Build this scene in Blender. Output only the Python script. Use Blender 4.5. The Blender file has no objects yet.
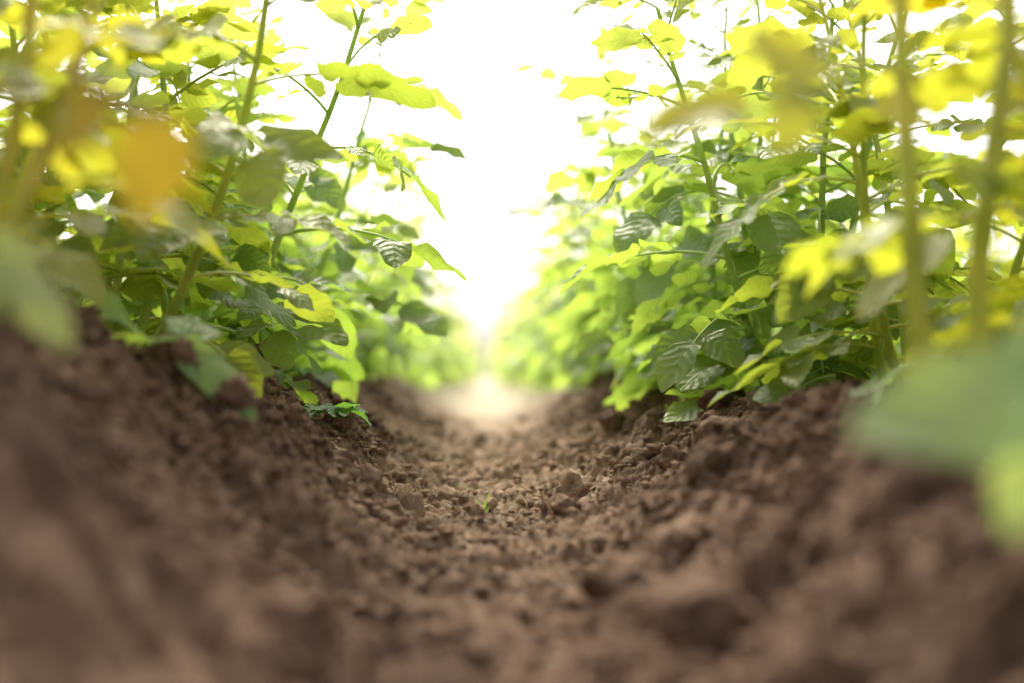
import bpy, math, random
import numpy as np
from mathutils import Vector

scene = bpy.context.scene
CAM_H = 0.20
SPACING = 0.80

# ------------------------------------------------------------------ noise
def h2(ix, iy, seed):
    ix = ix.astype(np.int64); iy = iy.astype(np.int64)
    n = (ix*374761393 + iy*668265263 + seed*1274126177) & 0xffffffff
    n = ((n ^ (n >> 13))*1274126177) & 0xffffffff
    n = (n ^ (n >> 16))
    n = (n*2246822519) & 0xffffffff
    n = n ^ (n >> 15)
    return (n & 0xffffff)/float(0xffffff)

def vn(x, y, s, seed):
    x = x/s; y = y/s
    ix = np.floor(x); iy = np.floor(y)
    fx = x-ix; fy = y-iy
    fx = fx*fx*(3-2*fx); fy = fy*fy*(3-2*fy)
    a = h2(ix, iy, seed); b = h2(ix+1, iy, seed)
    c = h2(ix, iy+1, seed); d = h2(ix+1, iy+1, seed)
    return (a+(b-a)*fx)*(1-fy)+(c+(d-c)*fx)*fy - 0.5

def domes(x, y, s, seed, presence=0.8):
    wx = x + vn(x, y, s*0.5, seed+5)*s*0.45 + vn(x, y, s*0.2, seed+6)*s*0.2
    wy = y + vn(x, y, s*0.5, seed+9)*s*0.45 + vn(x, y, s*0.2, seed+7)*s*0.2
    X = wx/s; Y = wy/s
    ix = np.floor(X); iy = np.floor(Y)
    out = np.zeros_like(X)
    for dx in (-1, 0, 1):
        for dy in (-1, 0, 1):
            cx = ix+dx; cy = iy+dy
            px = cx+h2(cx, cy, seed); py = cy+h2(cx, cy, seed+1)
            r = 0.3+0.55*h2(cx, cy, seed+2)
            ok = h2(cx, cy, seed+3) < presence
            d2 = (X-px)**2+(Y-py)**2
            hh = np.where(ok, np.sqrt(np.maximum(0, 1-d2/(r*r)))*r, 0)
            out = np.maximum(out, hh)
    return out*s

def ground_macro(x, y):
    x = np.asarray(x, float); y = np.asarray(y, float)
    xx = x + vn(x*0, y, 0.9, 3)*0.04*np.exp(-np.abs(y)/25)
    HL = 0.150+0.068*np.exp(-np.maximum(y-1.2, 0)/1.0)
    HR = 0.145-0.015*np.exp(-np.maximum(y-1.0, 0)/.6)
    H = np.where(x < 0, HL, HR)
    H = H + vn(x, y, 0.7, 11)*0.03
    c = 0.5-0.5*np.cos(2*np.pi*xx/SPACING)
    fade = np.clip((14-np.abs(x))/2, 0, 1)
    z = H*np.power(c, 1.25)*fade
    z = z + 0.035*np.exp(-((y-4.6)/1.5)**2)
    z = z + vn(x, y, 0.23, 21)*0.026 + vn(x, y, 0.11, 22)*0.018
    return z

def ground_h(x, y, fine=True):
    x = np.asarray(x, float); y = np.asarray(y, float)
    z = ground_macro(x, y)
    if fine:
        k = np.clip((7-np.abs(y))/3, 0, 1)*np.clip((2.2-np.abs(x))/0.8, 0, 1)
        slope = 0.5+0.5*np.clip(np.abs(x)/0.2, 0, 1)
        z = z + k*slope*(domes(x, y, 0.075, 31, .5)*0.55 + domes(x, y, 0.036, 41, .6)*0.7)
        z = z + k*(domes(x, y, 0.017, 51, .7)*0.65*(0.5+0.5*slope) + domes(x, y, 0.009, 61, .75)*0.55 + vn(x, y, 0.012, 72)*0.004 + vn(x, y, 0.006, 71)*0.0045)
    return z

# ------------------------------------------------------------------ mesh helper
def mesh_from(name, V, Q, uv=None, uv2=None, mats=(), matidx=None, smooth=True):
    me = bpy.data.meshes.new(name)
    V = np.asarray(V, np.float32); Q = np.asarray(Q, np.int32)
    k = Q.shape[1]
    me.vertices.add(len(V)); me.vertices.foreach_set('co', V.ravel())
    me.loops.add(Q.size); me.loops.foreach_set('vertex_index', Q.ravel())
    me.polygons.add(len(Q))
    me.polygons.foreach_set('loop_start', np.arange(0, Q.size, k, dtype=np.int32))
    me.polygons.foreach_set('loop_total', np.full(len(Q), k, np.int32))
    for m in mats: me.materials.append(m)
    if matidx is not None:
        me.polygons.foreach_set('material_index', np.asarray(matidx, np.int32))
    me.update(calc_edges=True)
    me.polygons.foreach_set('use_smooth', np.full(len(Q), smooth, bool))
    if uv is not None:
        l = me.uv_layers.new(name='UVMap'); l.data.foreach_set('uv', np.asarray(uv, np.float32)[Q.ravel()].ravel())
    if uv2 is not None:
        l = me.uv_layers.new(name='Rnd'); l.data.foreach_set('uv', np.asarray(uv2, np.float32)[Q.ravel()].ravel())
    me.validate()
    return me

def add_obj(name, me, loc=(0, 0, 0), rz=0, sc=1, col=(1, 1, 1, 1)):
    o = bpy.data.objects.new(name, me)
    o.location = loc; o.rotation_euler = (0, 0, rz)
    o.scale = (sc, sc, sc)
    o.color = col
    scene.collection.objects.link(o)
    return o

# ------------------------------------------------------------------ materials
def newmat(name):
    m = bpy.data.materials.new(name); m.use_nodes = True
    nt = m.node_tree; nt.nodes.clear()
    return m, nt, nt.nodes, nt.links

def math_n(N, L, op, a, b=None, clamp=False):
    n = N.new('ShaderNodeMath'); n.operation = op; n.use_clamp = clamp
    for i, v in enumerate((a, b)):
        if v is None: continue
        if isinstance(v, (int, float)): n.inputs[i].default_value = v
        else: L.new(v, n.inputs[i])
    return n.outputs[0]

def mix_c(N, L, fac, a, b, mode='MIX'):
    n = N.new('ShaderNodeMix'); n.data_type = 'RGBA'; n.blend_type = mode
    for s, v in ((n.inputs[0], fac), (n.inputs[6], a), (n.inputs[7], b)):
        if isinstance(v, (int, float)): s.default_value = v
        elif isinstance(v, tuple): s.default_value = v
        else: L.new(v, s)
    return n.outputs[2]

def maprange(N, L, v, a, b, c, d, smooth=False):
    n = N.new('ShaderNodeMapRange'); n.clamp = True
    if smooth: n.interpolation_type = 'SMOOTHSTEP'
    L.new(v, n.inputs[0])
    for i, k in enumerate((a, b, c, d)): n.inputs[i+1].default_value = k
    return n.outputs[0]

def leaf_material():
    m, nt, N, L = newmat('potato_leaf')
    uv = N.new('ShaderNodeUVMap'); uv.uv_map = 'UVMap'
    r = N.new('ShaderNodeUVMap'); r.uv_map = 'Rnd'
    s = N.new('ShaderNodeSeparateXYZ'); L.new(uv.outputs[0], s.inputs[0])
    sr = N.new('ShaderNodeSeparateXYZ'); L.new(r.outputs[0], sr.inputs[0])
    u, v = s.outputs[0], s.outputs[1]
    av = math_n(N, L, 'ABSOLUTE', math_n(N, L, 'SUBTRACT', math_n(N, L, 'MULTIPLY', v, 2.0), 1.0))
    mid = maprange(N, L, av, 0.01, 0.06, 1, 0, True)
    t = math_n(N, L, 'SUBTRACT', math_n(N, L, 'MULTIPLY', u, 6.0), math_n(N, L, 'MULTIPLY', math_n(N, L, 'POWER', av, 1.3), 1.7))
    t = math_n(N, L, 'ADD', t, sr.outputs[0])
    f = math_n(N, L, 'FRACT', t)
    dd = math_n(N, L, 'ABSOLUTE', math_n(N, L, 'SUBTRACT', f, 0.5))
    side = maprange(N, L, dd, 0.0, 0.07, 1, 0, True)
    vein = math_n(N, L, 'MAXIMUM', mid, math_n(N, L, 'MULTIPLY', side, 0.5))
    quilt = maprange(N, L, dd, 0.0, 0.5, 0, 1, True)
    tc = N.new('ShaderNodeTexCoord')
    nz = N.new('ShaderNodeTexNoise'); nz.inputs['Scale'].default_value = 120; nz.inputs['Detail'].default_value = 2
    L.new(tc.outputs['Object'], nz.inputs['Vector'])
    nz2 = N.new('ShaderNodeTexNoise'); nz2.inputs['Scale'].default_value = 14; nz2.inputs['Detail'].default_value = 2
    L.new(tc.outputs['Object'], nz2.inputs['Vector'])
    rr = math_n(N, L, 'ADD', math_n(N, L, 'MULTIPLY', sr.outputs[0], 0.7), math_n(N, L, 'MULTIPLY', nz2.outputs[0], 0.35))
    base = mix_c(N, L, rr, (0.090, 0.175, 0.048, 1), (0.155, 0.26, 0.068, 1))
    base = mix_c(N, L, math_n(N, L, 'MULTIPLY', vein, 0.4), base, (0.26, 0.36, 0.15, 1))
    young_glow = mix_c(N, L, sr.outputs[1], base, (0.25, 0.31, 0.06, 1))  # yellower young tops, with warm glow also put into the colour
    oi = N.new('ShaderNodeObjectInfo')
    col = mix_c(N, L, 1.0, young_glow, oi.outputs['Color'], 'MULTIPLY')
    tb = mix_c(N, L, rr, (0.35, 0.57, 0.07, 1), (0.52, 0.69, 0.09, 1))
    tb = mix_c(N, L, math_n(N, L, 'MULTIPLY', vein, 0.3), tb, (0.28, 0.42, 0.08, 1))
    tb = mix_c(N, L, sr.outputs[1], tb, (0.74, 0.79, 0.13, 1))  # upper leaves yellowed further: young growth plus painted warm glow
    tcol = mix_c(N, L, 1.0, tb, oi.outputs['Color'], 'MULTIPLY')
    hgt = math_n(N, L, 'ADD', math_n(N, L, 'SUBTRACT', math_n(N, L, 'MULTIPLY', quilt, 0.5), math_n(N, L, 'MULTIPLY', vein, 0.5)), math_n(N, L, 'MULTIPLY', nz.outputs[0], 1.3))
    b = N.new('ShaderNodeBump'); b.inputs['Strength'].default_value = 0.65; b.inputs['Distance'].default_value = 0.002
    L.new(hgt, b.inputs['Height'])
    p = N.new('ShaderNodeBsdfPrincipled')
    L.new(col, p.inputs['Base Color']); p.inputs['Roughness'].default_value = 0.47
    p.inputs['Specular IOR Level'].default_value = 0.5
    L.new(b.outputs[0], p.inputs['Normal'])
    tr = N.new('ShaderNodeBsdfTranslucent'); L.new(tcol, tr.inputs[0]); L.new(b.outputs[0], tr.inputs['Normal'])
    mx = N.new('ShaderNodeMixShader'); mx.inputs[0].default_value = 0.52
    L.new(p.outputs[0], mx.inputs[1]); L.new(tr.outputs[0], mx.inputs[2])
    o = N.new('ShaderNodeOutputMaterial'); L.new(mx.outputs[0], o.inputs[0])
    return m

def stem_material():
    m, nt, N, L = newmat('potato_stem')
    tc = N.new('ShaderNodeTexCoord')
    nz = N.new('ShaderNodeTexNoise'); nz.inputs['Scale'].default_value = 25; nz.inputs['Detail'].default_value = 4
    L.new(tc.outputs['Object'], nz.inputs['Vector'])
    c = mix_c(N, L, maprange(N, L, nz.outputs[0], 0.35, 0.7, 0, 1), (0.38, 0.56, 0.15, 1), (0.55, 0.66, 0.24, 1))
    oi = N.new('ShaderNodeObjectInfo')
    c = mix_c(N, L, 1.0, c, oi.outputs['Color'], 'MULTIPLY')
    p = N.new('ShaderNodeBsdfPrincipled'); L.new(c, p.inputs['Base Color']); p.inputs['Roughness'].default_value = 0.45
    tr = N.new('ShaderNodeBsdfTranslucent'); L.new(c, tr.inputs[0])
    mx = N.new('ShaderNodeMixShader'); mx.inputs[0].default_value = 0.4
    L.new(p.outputs[0], mx.inputs[1]); L.new(tr.outputs[0], mx.inputs[2])
    o = N.new('ShaderNodeOutputMaterial'); L.new(mx.outputs[0], o.inputs[0])
    return m

def soil_material(name='soil'):
    m, nt, N, L = newmat(name)
    tc = N.new('ShaderNodeTexCoord')
    def noise(s, d=5, r=0.6):
        n = N.new('ShaderNodeTexNoise'); n.inputs['Scale'].default_value = s; n.inputs['Detail'].default_value = d
        n.inputs['Roughness'].default_value = r
        L.new(tc.outputs['Object'], n.inputs['Vector']); return n.outputs[0]
    n1 = noise(9, 4, .75); n2 = noise(70, 4, .7); n3 = noise(380, 3, .7)
    c = mix_c(N, L, maprange(N, L, n1, .36, .64, 0, 1), (0.066, 0.036, 0.022, 1), (0.168, 0.100, 0.065, 1))
    c = mix_c(N, L, maprange(N, L, n2, .45, .72, 0, .65), c, (0.32, 0.212, 0.145, 1))
    c = mix_c(N, L, maprange(N, L, n3, .5, .25, 0, .6), c, (0.042, 0.026, 0.018, 1))
    sp = N.new('ShaderNodeSeparateXYZ'); L.new(tc.outputs['Object'], sp.inputs[0])
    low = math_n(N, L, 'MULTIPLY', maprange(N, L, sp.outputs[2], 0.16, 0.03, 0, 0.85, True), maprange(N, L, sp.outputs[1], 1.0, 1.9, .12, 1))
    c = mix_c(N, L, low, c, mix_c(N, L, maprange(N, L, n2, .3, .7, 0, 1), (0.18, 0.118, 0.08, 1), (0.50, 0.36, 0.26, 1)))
    far_haze = maprange(N, L, sp.outputs[1], 2.4, 9.0, 0, 0.85, True)
    c = mix_c(N, L, far_haze, c, (0.44, 0.38, 0.29, 1))  # soil colour pales with distance, painted in place of haze
    b = N.new('ShaderNodeBump'); b.inputs['Strength'].default_value = 1.0; b.inputs['Distance'].default_value = 0.0035
    L.new(math_n(N, L, 'ADD', n2, math_n(N, L, 'MULTIPLY', n3, 0.9)), b.inputs['Height'])
    p = N.new('ShaderNodeBsdfPrincipled'); L.new(c, p.inputs['Base Color']); p.inputs['Roughness'].default_value = 0.9
    p.inputs['Specular IOR Level'].default_value = 0.12
    L.new(b.outputs[0], p.inputs['Normal'])
    o = N.new('ShaderNodeOutputMaterial'); L.new(p.outputs[0], o.inputs[0])
    return m

def plain_material(name, col, rough=.8, trans=None):
    m, nt, N, L = newmat(name)
    tc = N.new('ShaderNodeTexCoord')
    nz = N.new('ShaderNodeTexNoise'); nz.inputs['Scale'].default_value = 60
    L.new(tc.outputs['Object'], nz.inputs['Vector'])
    c = mix_c(N, L, nz.outputs[0], tuple(v*.7 for v in col[:3])+(1,), tuple(min(1, v*1.3) for v in col[:3])+(1,))
    p = N.new('ShaderNodeBsdfPrincipled'); L.new(c, p.inputs['Base Color']); p.inputs['Roughness'].default_value = rough
    o = N.new('ShaderNodeOutputMaterial')
    if trans:
        tr = N.new('ShaderNodeBsdfTranslucent'); tr.inputs[0].default_value = trans
        mx = N.new('ShaderNodeMixShader'); mx.inputs[0].default_value = .5
        L.new(p.outputs[0], mx.inputs[1]); L.new(tr.outputs[0], mx.inputs[2]); L.new(mx.outputs[0], o.inputs[0])
    else: L.new(p.outputs[0], o.inputs[0])
    return m

LEAF = leaf_material(); STEM = stem_material(); SOIL = soil_material()
STRAW = plain_material('straw', (0.42, 0.33, 0.20, 1)); GRASS = plain_material('grass', (0.14, 0.30, 0.05, 1), .5, (.35, .65, .08, 1))

# ------------------------------------------------------------------ ground
def graded(dense_a, dense_b, step, end_neg, end_pos, g=1.045, mx=1e9):
    mid = list(np.arange(dense_a, dense_b, step))
    a = []; x = mid[-1]; s = step
    while x < end_pos:
        s = min(s*g, mx if abs(x) < 14 else 1e9); x += s; a.append(x)
    bneg = []; x = mid[0]; s = step
    while x > end_neg:
        s = min(s*g, mx if abs(x) < 14 else 1e9); x -= s; bneg.append(x)
    return np.array(bneg[::-1]+mid+a)
xs = graded(-0.56, 0.56, 0.0034, -600, 600, 1.05, 0.10)
ys = graded(0.6, 2.7, 0.0036, -30, 900, 1.02, 1e9)
X, Y = np.meshgrid(xs, ys)
Z = ground_h(X.ravel(), Y.ravel()).reshape(X.shape)
ny, nx = X.shape
V = np.stack([X.ravel(), Y.ravel(), Z.ravel()], 1)
idx = np.arange(nx*ny).reshape(ny, nx)
Q = np.stack([idx[:-1, :-1].ravel(), idx[:-1, 1:].ravel(), idx[1:, 1:].ravel(), idx[1:, :-1].ravel()], 1)
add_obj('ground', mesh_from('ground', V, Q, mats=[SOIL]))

# ------------------------------------------------------------------ clods
def ico(sub):
    import bmesh
    bm = bmesh.new(); bmesh.ops.create_icosphere(bm, subdivisions=sub, radius=1)
    v = np.array([p.co[:] for p in bm.verts]); f = np.array([[q.index for q in p.verts] for p in bm.faces])
    bm.free(); return v, f
rng = np.random.default_rng(5)
def clods(name, n, sub, rmin, rmax, power, xr, yr, sink, ypow=1.4, extra=None, rough=.03, smooth=True):
    v, f = ico(sub)
    px = rng.uniform(xr[0], xr[1], n); py = yr[0]+(yr[1]-yr[0])*rng.random(n)**ypow
    clump = vn(px, py, .12, 91)+.5
    keep = rng.random(n) < (0.35+0.65*np.clip(np.abs(px)/0.2, 0, 1))*np.clip(clump*1.8, .15, 1)
    px, py = px[keep], py[keep]; n = len(px)
    r = rmin+(rmax-rmin)*rng.random(n)**power
    if extra:
        px = np.concatenate([px, [e[0] for e in extra]]); py = np.concatenate([py, [e[1] for e in extra]]); r = np.concatenate([r, [e[2] for e in extra]]); n = len(px)
    pz = ground_h(px, py)
    S = np.ones((n, len(v)))
    for k in range(7):
        d = rng.normal(size=(n, 3)); d /= np.linalg.norm(d, axis=1)[:, None]
        dp = d@v.T
        S += 0.125*np.sin(dp*(2.5+2.4*k)+rng.uniform(0, 6, n)[:, None])/(1+.15*k)
    S += rng.normal(0, rough, S.shape)
    sc = rng.uniform(.65, 1.25, (n, 3)); sc[:, 2] *= .8
    P = v[None]*S[:, :, None]*sc[:, None]*r[:, None, None]
    a = rng.uniform(0, 6.28, n); ca, sa = np.cos(a)[:, None], np.sin(a)[:, None]
    Px = P[:, :, 0]*ca-P[:, :, 1]*sa+px[:, None]; Py = P[:, :, 0]*sa+P[:, :, 1]*ca+py[:, None]
    Pz = P[:, :, 2]+(pz+r*sink)[:, None]
    VV = np.stack([Px, Py, Pz], 2).reshape(-1, 3)
    FF = (f[None]+(np.arange(n)*len(v))[:, None, None]).reshape(-1, 3)
    add_obj(name, mesh_from(name, VV, FF, mats=[SOIL], smooth=smooth))
clods('soil_clods', 1100, 3, 0.006, 0.028, 2.4, (-.6, .6), (.45, 4.2), 0.05, 1.3,
      [(.12, 1.72, .024), (.17, 1.68, .020), (.09, 1.62, .016), (.20, 1.80, .020), (.26, 1.6, .022), (-.14, 1.5, .018), (-.3, 1.9, .018)], rough=.055)
clods('soil_crumbs', 46000, 1, 0.0016, 0.0085, 2.0, (-.6, .6), (.6, 3.6), 0.4, 1.0, rough=.12, smooth=False)

# ------------------------------------------------------------------ plants
def nrm(a): return a/np.maximum(np.linalg.norm(a, axis=-1, keepdims=True), 1e-9)

class Builder:
    def __init__(s, hi=True, seed=0):
        s.lf = []; s.V = []; s.F = []; s.n = 0; s.hi = hi; s.rng = random.Random(seed)
    def leaflet(s, o, d, up, ln, wd, age=0.0):
        R = s.rng
        s.lf.append((*o, *d, *up, ln, wd, R.uniform(-.05, .35), R.uniform(-.1, .45), R.uniform(0, 6.28), R.random(), age))
    def tube(s, pts, r0, r1):
        k = 6 if s.hi else 3
        pts = np.array(pts); n = len(pts)
        T = nrm(np.gradient(pts, axis=0))
        ref = np.array([0.31, 0.2, 0.93]) if abs(T[0][2]) < .9 else np.array([1., 0, 0])
        A = nrm(np.cross(T, ref)); B = np.cross(T, A)
        r = np.linspace(r0, r1, n)
        a = np.arange(k)/k*2*np.pi
        P = pts[:, None]+(A[:, None]*np.cos(a)[None, :, None]+B[:, None]*np.sin(a)[None, :, None])*r[:, None, None]
        base = s.n; s.V.append(P.reshape(-1, 3)); s.n += n*k
        for i in range(n-1):
            for j in range(k):
                j2 = (j+1) % k
                s.F.append((base+i*k+j, base+i*k+j2, base+(i+1)*k+j2, base+(i+1)*k+j))
    def compound(s, p0, d0, length, size, age=0.0, droop=1.0, npair=3, rad=None):
        R = s.rng
        n = 7 if s.hi else 4; pts = [np.array(p0, float)]; d = nrm(np.array(d0, float))
        for i in range(n):
            d = nrm(d+np.array([R.uniform(-.06, .06), R.uniform(-.06, .06), -0.13*droop*7/n]))
            pts.append(pts[-1]+d*length/n)
        s.tube(pts, rad or 0.0026*(size/.07), 0.0012)
        pts = np.array(pts)
        def at(t):
            x = t*n; i = min(int(x), n-1); f = x-i
            return pts[i]*(1-f)+pts[i+1]*f, nrm(pts[i+1]-pts[i])
        def frame(dd):
            side = nrm(np.cross(dd, [0, 0, 1.])); up = nrm(np.cross(side, dd)); return side, up
        p, dd = at(1.0); side, up = frame(dd)
        dt = nrm(dd+np.array([0, 0, -.15])+side*R.uniform(-.25, .25))
        s.leaflet(p, dt, nrm(up+side*R.uniform(-.8, .8)), size*1.2*R.uniform(.85, 1.15), size*.94*R.uniform(.9, 1.12), age)
        ts = [.80, .52, .28, .2][:npair]; zs = [.96, .82, .52, .4]
        for t, z in zip(ts, zs):
            for sg in (-1, 1):
                p, dd = at(min(1, t+R.uniform(-.05, .05))); side, up = frame(dd)
                dl = nrm(dd*R.uniform(.3, .8)+side*sg+up*R.uniform(-.3, .4)+np.array([0, 0, -.12]))
                pe = p+dl*size*.12
                if s.hi: s.tube([p, pe], .0009, .0007)
                s.leaflet(pe, dl, nrm(up+side*R.uniform(-.7, .7)+dd*R.uniform(-.8, .8)), size*z*R.uniform(.8, 1.18), size*z*.82*R.uniform(.88, 1.12), age)
    def mesh(s, name):
        nu, nv = (8, 6) if s.hi else (4, 2)
        A = np.array(s.lf)
        u = np.linspace(0, 1, nu+1); v = np.linspace(-1, 1, nv+1)
        u = .5-.5*np.cos(np.pi*u**.95)*1.0 if s.hi else u
        U, W = np.meshgrid(u, v, indexing='ij'); U = U.ravel(); W = W.ravel()
        prof = np.power(np.clip(U, 0, 1), .44)*np.power(np.clip(1-U, 0, 1), .72)/0.54
        O = A[:, 0:3]; D = nrm(A[:, 3:6]); UP = A[:, 6:9]
        UP = nrm(UP-D*np.sum(UP*D, 1, keepdims=True)); S = np.cross(D, UP)
        ln, wd, fold, bend, ph, rn, age = (A[:, i:i+1] for i in range(9, 16))
        aw = np.abs(W)[None]
        y = W[None]*prof[None]*wd*.5*(1-.1*fold)*(1+.05*np.sin(U[None]*17+ph))
        x = U[None]*ln-0.05*ln*aw*prof[None]*(1-U[None])
        z = fold*np.power(aw, 1.3)*prof[None]*wd*.5 - bend*ln*(U[None]**2)*.5
        z = z+np.sin(U[None]*10+ph+W[None]*1.5)*aw*wd*.10*prof[None]
        z = z+np.sin(U[None]*5+ph*2)*wd*.035
        P = O[:, None]+D[:, None]*x[..., None]+S[:, None]*y[..., None]+UP[:, None]*z[..., None]
        nl = len(A); npv = (nu+1)*(nv+1)
        id0 = np.arange(npv).reshape(nu+1, nv+1)
        q = np.stack([id0[:-1, :-1].ravel(), id0[1:, :-1].ravel(), id0[1:, 1:].ravel(), id0[:-1, 1:].ravel()], 1)
        LQ = (q[None]+(np.arange(nl)*npv)[:, None, None]).reshape(-1, 4)
        LV = P.reshape(-1, 3)
        UV = np.tile(np.stack([U, W*.5+.5], 1), (nl, 1))
        R2 = np.repeat(np.concatenate([rn, age], 1), npv, 0)
        if s.n:
            SV = np.concatenate(s.V); SF = np.array(s.F)+len(LV)
            VV = np.concatenate([LV, SV]); FF = np.concatenate([LQ, SF])
            UV = np.concatenate([UV, np.zeros((s.n, 2))]); R2 = np.concatenate([R2, np.zeros((s.n, 2))])
            mi = np.concatenate([np.zeros(len(LQ)), np.ones(len(SF))])
        else: VV, FF, mi = LV, LQ, np.zeros(len(LQ))
        return mesh_from(name, VV, FF, UV, R2, [LEAF, STEM], mi)

def stem_path(R, base, az, tilt, H, n=12, wob=.085):
    p = np.array(base, float); pts = [p.copy()]
    d = np.array([math.cos(az)*math.sin(tilt), math.sin(az)*math.sin(tilt), math.cos(tilt)])
    for i in range(n):
        d = nrm(d+np.array([R.uniform(-wob, wob), R.uniform(-wob, wob), .06]))
        p = p+d*H/n; pts.append(p.copy())
    return np.array(pts)

def leafy_stem(B, R, pts, leaves, size, az, lens=(.10, .18), t0=.07, npair=3):
    n = len(pts)-1; ph = R.uniform(0, 6.28)
    for k in range(leaves):
        t = t0+(1-t0)*(k+R.uniform(-.3, .3))/(leaves-1); t = min(max(t, .06), 1)
        x = t*n; i = min(int(x), n-1); f = x-i
        p = pts[i]*(1-f)+pts[i+1]*f; T = nrm(pts[i+1]-pts[i])
        a = ph+k*2.399+R.uniform(-.3, .3)
        out = np.array([math.cos(a), math.sin(a), 0])
        el = .4+.8*max(0, t-.5)
        d = nrm(out*(1.05-.4*t)+T*el+np.array([math.cos(az), math.sin(az), 0])*.2)
        top = max(0, (t-.6)/.4)
        L = R.uniform(*lens)*(1-.4*top)*(0.75 if t < .2 else 1)
        sz = size*R.uniform(.72, 1.15)*(1-.3*top)*(0.9 if t < .2 else 1)
        B.compound(p, d, L, sz, age=min(1, top*.7+R.uniform(0, .12)), droop=R.uniform(.5, 1.5)*(1-.4*top), npair=npair if R.random() < .75 else npair-1)

def make_plant(seed, hi=True, nst=5, H=.62, leaves=11, size=.07):
    R = random.Random(seed); B = Builder(hi, seed+100)
    for s in range(nst):
        az = s*2*math.pi/nst+R.uniform(-.5, .5); tilt = math.radians(R.uniform(10, 40))
        h = H*R.uniform(.78, 1.05)
        pts = stem_path(R, (math.cos(az)*.025, math.sin(az)*.025, -.03), az, tilt, h+.03)
        B.tube(pts, .0075, .0026)
        leafy_stem(B, R, pts, leaves, size, az)
    return B.mesh('potato_plant')

HI = [make_plant(i, True, 5, .66, 15, .071) for i in range(6)]
LO = [make_plant(50+i, False, 4, .62, 11, .086) for i in range(4)]

R = random.Random(77)
def gz(x, y): return float(ground_macro(np.array([x]), np.array([y]))[0])
def put(x, y, me, rz, sc, col=(1, 1, 1, 1)):
    return add_obj('potato_plant', me, (x, y, gz(x, y)-.005), rz, sc, col)

put(-.56, 1.28, HI[0], 0.4, .98, (1.4, 1.02, .45, 1))  # amber tint on the near plants paints a warm glow into their colour
put(-.46, 1.68, HI[1], 2.0, 1.0, (1.18, 1, .7, 1))
put(-.41, 2.04, HI[2], 1.1, 1.05, (1.03, 1, .9, 1))
put(-.43, 2.42, HI[3], 4.1, 1.05)
put(.60, 1.28, HI[4], 2.6, 1.0, (1.4, 1.02, .45, 1))  # right-hand near plants carry the same painted amber glow
put(.52, 1.68, HI[5], .7, 1.0, (1.18, 1, .7, 1))
put(.46, 2.04, HI[0], 3.3, 1.05, (1.03, 1, .9, 1))
put(.45, 2.42, HI[1], 5.0, 1.05)
for sx in (-1, 1):
    y = 2.78
    while y < 4.5:
        put(sx*.46+R.uniform(-.03, .03), y, R.choice(HI), R.uniform(0, 6.28), R.uniform(.9, 1.0), (1.05, 1.05, 1.1, 1)); y += R.uniform(.36, .44)
    while y < 40:
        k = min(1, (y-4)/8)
        put(sx*.45+R.uniform(-.03, .03), y, R.choice(LO), R.uniform(0, 6.28), R.uniform(.85, 1.0), (1.1+.3*k, 1.08+.17*k, 1.2+.8*k, 1)); y += R.uniform(.38, .48)*(1 if y < 20 else 1.5)  # object colour lifted with distance, painting haze onto far plants
    y = .6
    while y < 10:
        put(sx*1.2+R.uniform(-.04, .04), y, R.choice(LO), R.uniform(0, 6.28), R.uniform(.8, .95), (1.2, 1, .6, 1) if y < 3.5 else (1, 1, 1, 1)); y += R.uniform(.42, .55)  # nearer side-row plants yellowed to extend the painted glow

# ---- the nearest plants, whose outer stems and leaves hang over the furrow
def custom_plant(name, stems, leaves, col, seed, single=(), lens=(.05, .09)):
    B = Builder(True, seed); Rr = random.Random(seed)
    for (pts, r0, r1, nl, size) in stems:
        cp = np.array(pts, float)
        t = np.linspace(0, len(cp)-1, 12)
        P = np.array([[np.interp(q, range(len(cp)), cp[:, j]) for j in range(3)] for q in t])
        B.tube(P, r0, r1)
        if nl: leafy_stem(B, Rr, P, nl, size, 0, lens, t0=.4, npair=2)
    for (p, d, L, size, age, droop, npair) in leaves:
        B.compound(p, d, L, size, age, droop, npair)
    for (a, b, up, wd, age) in single:
        a = np.array(a, float); b = np.array(b, float)
        B.leaflet(a, nrm(b-a), nrm(np.array(up, float)), float(np.linalg.norm(b-a)), wd, age)
    me = B.mesh(name)
    return add_obj(name, me, (0, 0, 0), 0, 1, col)

zl = gz(-.40, .95); zr = gz(.36, 1.0)
custom_plant('potato_plant',
    [([(-.42, 1.08, zl-.03), (-.365, 1.08, .33), (-.345, 1.08, .46), (-.34, 1.08, .62)], .007, .005, 5, .055),
     ([(-.43, 1.05, zl-.03), (-.35, 1.05, .30), (-.30, 1.05, .42), (-.28, 1.05, .56)], .007, .004, 5, .055)],
    [], (1.35, .95, .5, 1), 11)  # amber object colour holds the warm glow on the left
custom_plant('potato_plant',
    [([(-.38, .82, .20), (-.33, .79, .27), (-.262, .75, .277)], .004, .002, 0, .05)],
    [], (1.2, 1.0, 1.7, 1), 32,
    single=[((-.262, .75, .277), (-.214, .74, .212), (.45, -.7, .55), .038, 0),
            ((-.29, .77, .282), (-.25, .73, .235), (.2, -.6, .8), .036, 0)])
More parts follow.
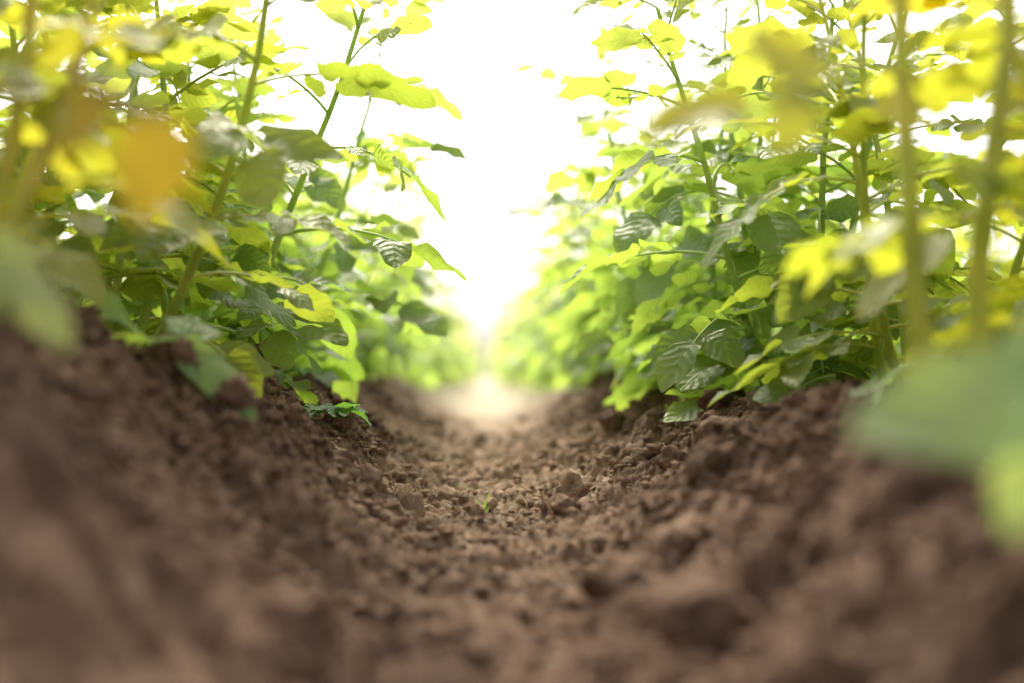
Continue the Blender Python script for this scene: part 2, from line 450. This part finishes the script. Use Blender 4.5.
# low leaf lying over the flank of the ridge: follows the soil surface
def on_soil(x, y, up):
    g = ground_h(np.array([x-.02, x, x+.02, x, x]), np.array([y, y, y, y-.02, y+.02]))
    return (x, y, float(g.max())+up)
A0 = on_soil(-.285, 1.33, .010); A1 = on_soil(-.208, 1.30, .006)
B0 = on_soil(-.315, 1.33, .012); B1 = on_soil(-.325, 1.26, .008)
C0 = on_soil(-.300, 1.34, .016); C1 = on_soil(-.250, 1.36, .024)
custom_plant('potato_plant',
    [([(-.42, 1.42, .16), on_soil(-.38, 1.38, .025), on_soil(-.34, 1.34, .02), B0, A0], .0035, .0018, 0, .05)],
    [], (1.25, 1.2, 1.4, 1), 31,
    single=[(A0, A1, (.2, -.75, .65), .050, 0), (B0, B1, (-.1, -.7, .7), .044, 0),
            (C0, C1, (.0, -.7, .75), .040, 0),
            (on_soil(-.335, 1.34, .02), on_soil(-.38, 1.31, .02), (-.1, -.6, .8), .038, 0)])
custom_plant('potato_plant',
    [([(-.36, .75, .20), (-.27, .72, .33), (-.19, .67, .345), (-.152, .65, .322)], .003, .0015, 0, .06)],
    [], (.58, .34, .15, 1), 14,  # orange-brown leaf, its colour also taking in a lens-flare tint
    single=[((-.146, .65, .318), (-.158, .645, .270), (.15, -1, .2), .044, .4),
            ((-.178, .66, .335), (-.192, .65, .298), (-.2, -1, .3), .030, .4)])
custom_plant('potato_plant',
    [([(.33, 1.02, zr-.03), (.305, 1.0, .25), (.297, 1.0, .40), (.29, 1.0, .62)], .0095, .006, 6, .058),
     ([(.36, 1.02, zr-.03), (.355, 1.02, .28), (.375, 1.0, .45), (.36, 1.0, .62)], .0085, .006, 6, .058),
     ([(.297, 1.0, .41), (.24, .88, .40), (.19, .78, .365), (.142, .75, .345)], .0025, .0012, 0, .05)],
    [], (1.25, .98, .5, 1), 12,  # yellow object colour holds the warm glow on the right
    single=[((.142, .75, .345), (.078, .735, .333), (.05, -.65, .7), .046, .5),
            ((.17, .765, .357), (.155, .74, .315), (.2, -.8, .5), .036, .3),
            ((.18, .77, .36), (.15, .80, .395), (.0, -.7, .6), .04, .5)])
# large leaf close to the camera on the right flank
custom_plant('potato_plant',
    [([(.44, .74, .08), (.38, .68, .20), (.31, .62, .232), (.245, .60, .195)], .005, .002, 0, .06)],
    [((.42, 1.30, .22), (-.85, -.1, -.05), .08, .06, .0, .9, 1),
     ((.40, 1.62, .20), (-.85, -.2, -.0), .07, .06, .0, .9, 1)], (1.25, 1.12, 1.9, 1), 13,
    single=[((.245, .60, .197), (.150, .585, .176), (-.05, -.75, .65), .070, 0),
            ((.262, .605, .205), (.212, .575, .134), (.1, -.85, .5), .058, 0),
            ((.285, .61, .222), (.215, .61, .205), (.1, -.6, .8), .056, 0)])
# small plants in the soil
wz = float(ground_h([-.2], [1.90])[0])
custom_plant('weed_seedling',
    [([(-.20, 1.90, wz-.01), (-.202, 1.90, wz+.03)], .002, .001, 0, .02)],
    [((-.202, 1.90, wz+.03), (.9, -.3, .1), .022, .040, 0, .4, 1), ((-.202, 1.90, wz+.03), (-.8, -.4, .2), .022, .038, 0, .4, 1),
     ((-.202, 1.90, wz+.03), (.1, -.9, .2), .015, .034, 0, .4, 1)], (.5, .72, .7, 1), 21)
# grass sprout
gv = []; gq = []
gx, gy = -.003, 1.72; g0 = float(ground_h([gx], [gy])[0])
for bx, tip, hh, wd in ((0, .010, .036, .0018), (-.002, -.006, .024, .0016), (.002, .010, .019, .0014)):
    b = len(gv)
    for i in range(6):
        t = i/5; w_ = wd*(1-t)**.6+.0002
        cx = gx+bx+tip*t*t; cz = g0-.002+hh*t
        gv += [(cx-w_, gy, cz), (cx+w_, gy-.001, cz)]
    for i in range(5): gq.append((b+2*i, b+2*i+1, b+2*i+3, b+2*i+2))
add_obj('grass_sprout', mesh_from('grass_sprout', gv, gq, mats=[GRASS]))
# straw fragments
n = 260; sx_ = rng.uniform(-.4, .4, n); sy_ = rng.uniform(.9, 3.2, n); sz_ = ground_h(sx_, sy_)+.003
sv = []; sf = []
for i in range(n):
    a = rng.uniform(0, 6.28); l = rng.uniform(.003, .014); w_ = rng.uniform(.0006, .0016); tz = rng.uniform(-.3, .3)*l
    dx, dy = math.cos(a)*l, math.sin(a)*l; px, py = -math.sin(a)*w_, math.cos(a)*w_
    b = len(sv)
    for s1 in (-1, 1):
        for (ox, oy, oz) in ((px, py, 0), (0, 0, w_), (-px, -py, 0)):
            sv.append((sx_[i]+s1*dx+ox, sy_[i]+s1*dy+oy, sz_[i]+s1*tz+oz))
    for j in range(3): j2 = (j+1) % 3; sf.append((b+j, b+j2, b+3+j2, b+3+j))
add_obj('straw_fragments', mesh_from('straw_fragments', sv, sf, mats=[STRAW]))

# ------------------------------------------------------------------ light
w = bpy.data.worlds.new('World'); scene.world = w; w.use_nodes = True
nt = w.node_tree; N = nt.nodes; L = nt.links
bg = N['Background']
sky = N.new('ShaderNodeTexSky'); sky.sky_type = 'NISHITA'; sky.sun_disc = False
sky.sun_elevation = math.radians(48)
sky.air_density = 1.0; sky.dust_density = 6.0; sky.ozone_density = 1.0
hs = N.new('ShaderNodeHueSaturation'); hs.inputs['Saturation'].default_value = .25; hs.inputs['Value'].default_value = 2.4
L.new(sky.outputs[0], hs.inputs['Color']); L.new(hs.outputs[0], bg.inputs[0])
bg.inputs[1].default_value = 0.15
sd = bpy.data.lights.new('sun', 'SUN'); sd.energy = 4.7; sd.angle = math.radians(10); sd.color = (1, .89, .67)
so = bpy.data.objects.new('sun', sd); scene.collection.objects.link(so)
el = math.radians(48); az = math.radians(-8)
sky.sun_rotation = az
dirv = Vector((math.sin(az)*math.cos(el), math.cos(az)*math.cos(el), math.sin(el)))
so.rotation_euler = (-dirv).to_track_quat('-Z', 'Y').to_euler()
so.location = (0, 0, 5)

# ------------------------------------------------------------------ camera
cd = bpy.data.cameras.new('camera'); cam = bpy.data.objects.new('camera', cd); scene.collection.objects.link(cam)
cam.location = (0, 0, CAM_H)
cam.rotation_euler = (math.radians(90+1.37), 0, math.radians(-1.09))
cd.lens = 50; cd.sensor_width = 36; cd.clip_end = 3000; cd.clip_start = .02
cd.dof.use_dof = True; cd.dof.focus_distance = 1.84; cd.dof.aperture_fstop = 1.9
scene.camera = cam
scene.view_settings.view_transform = 'Standard'; scene.view_settings.look = 'None'; scene.view_settings.exposure = 0
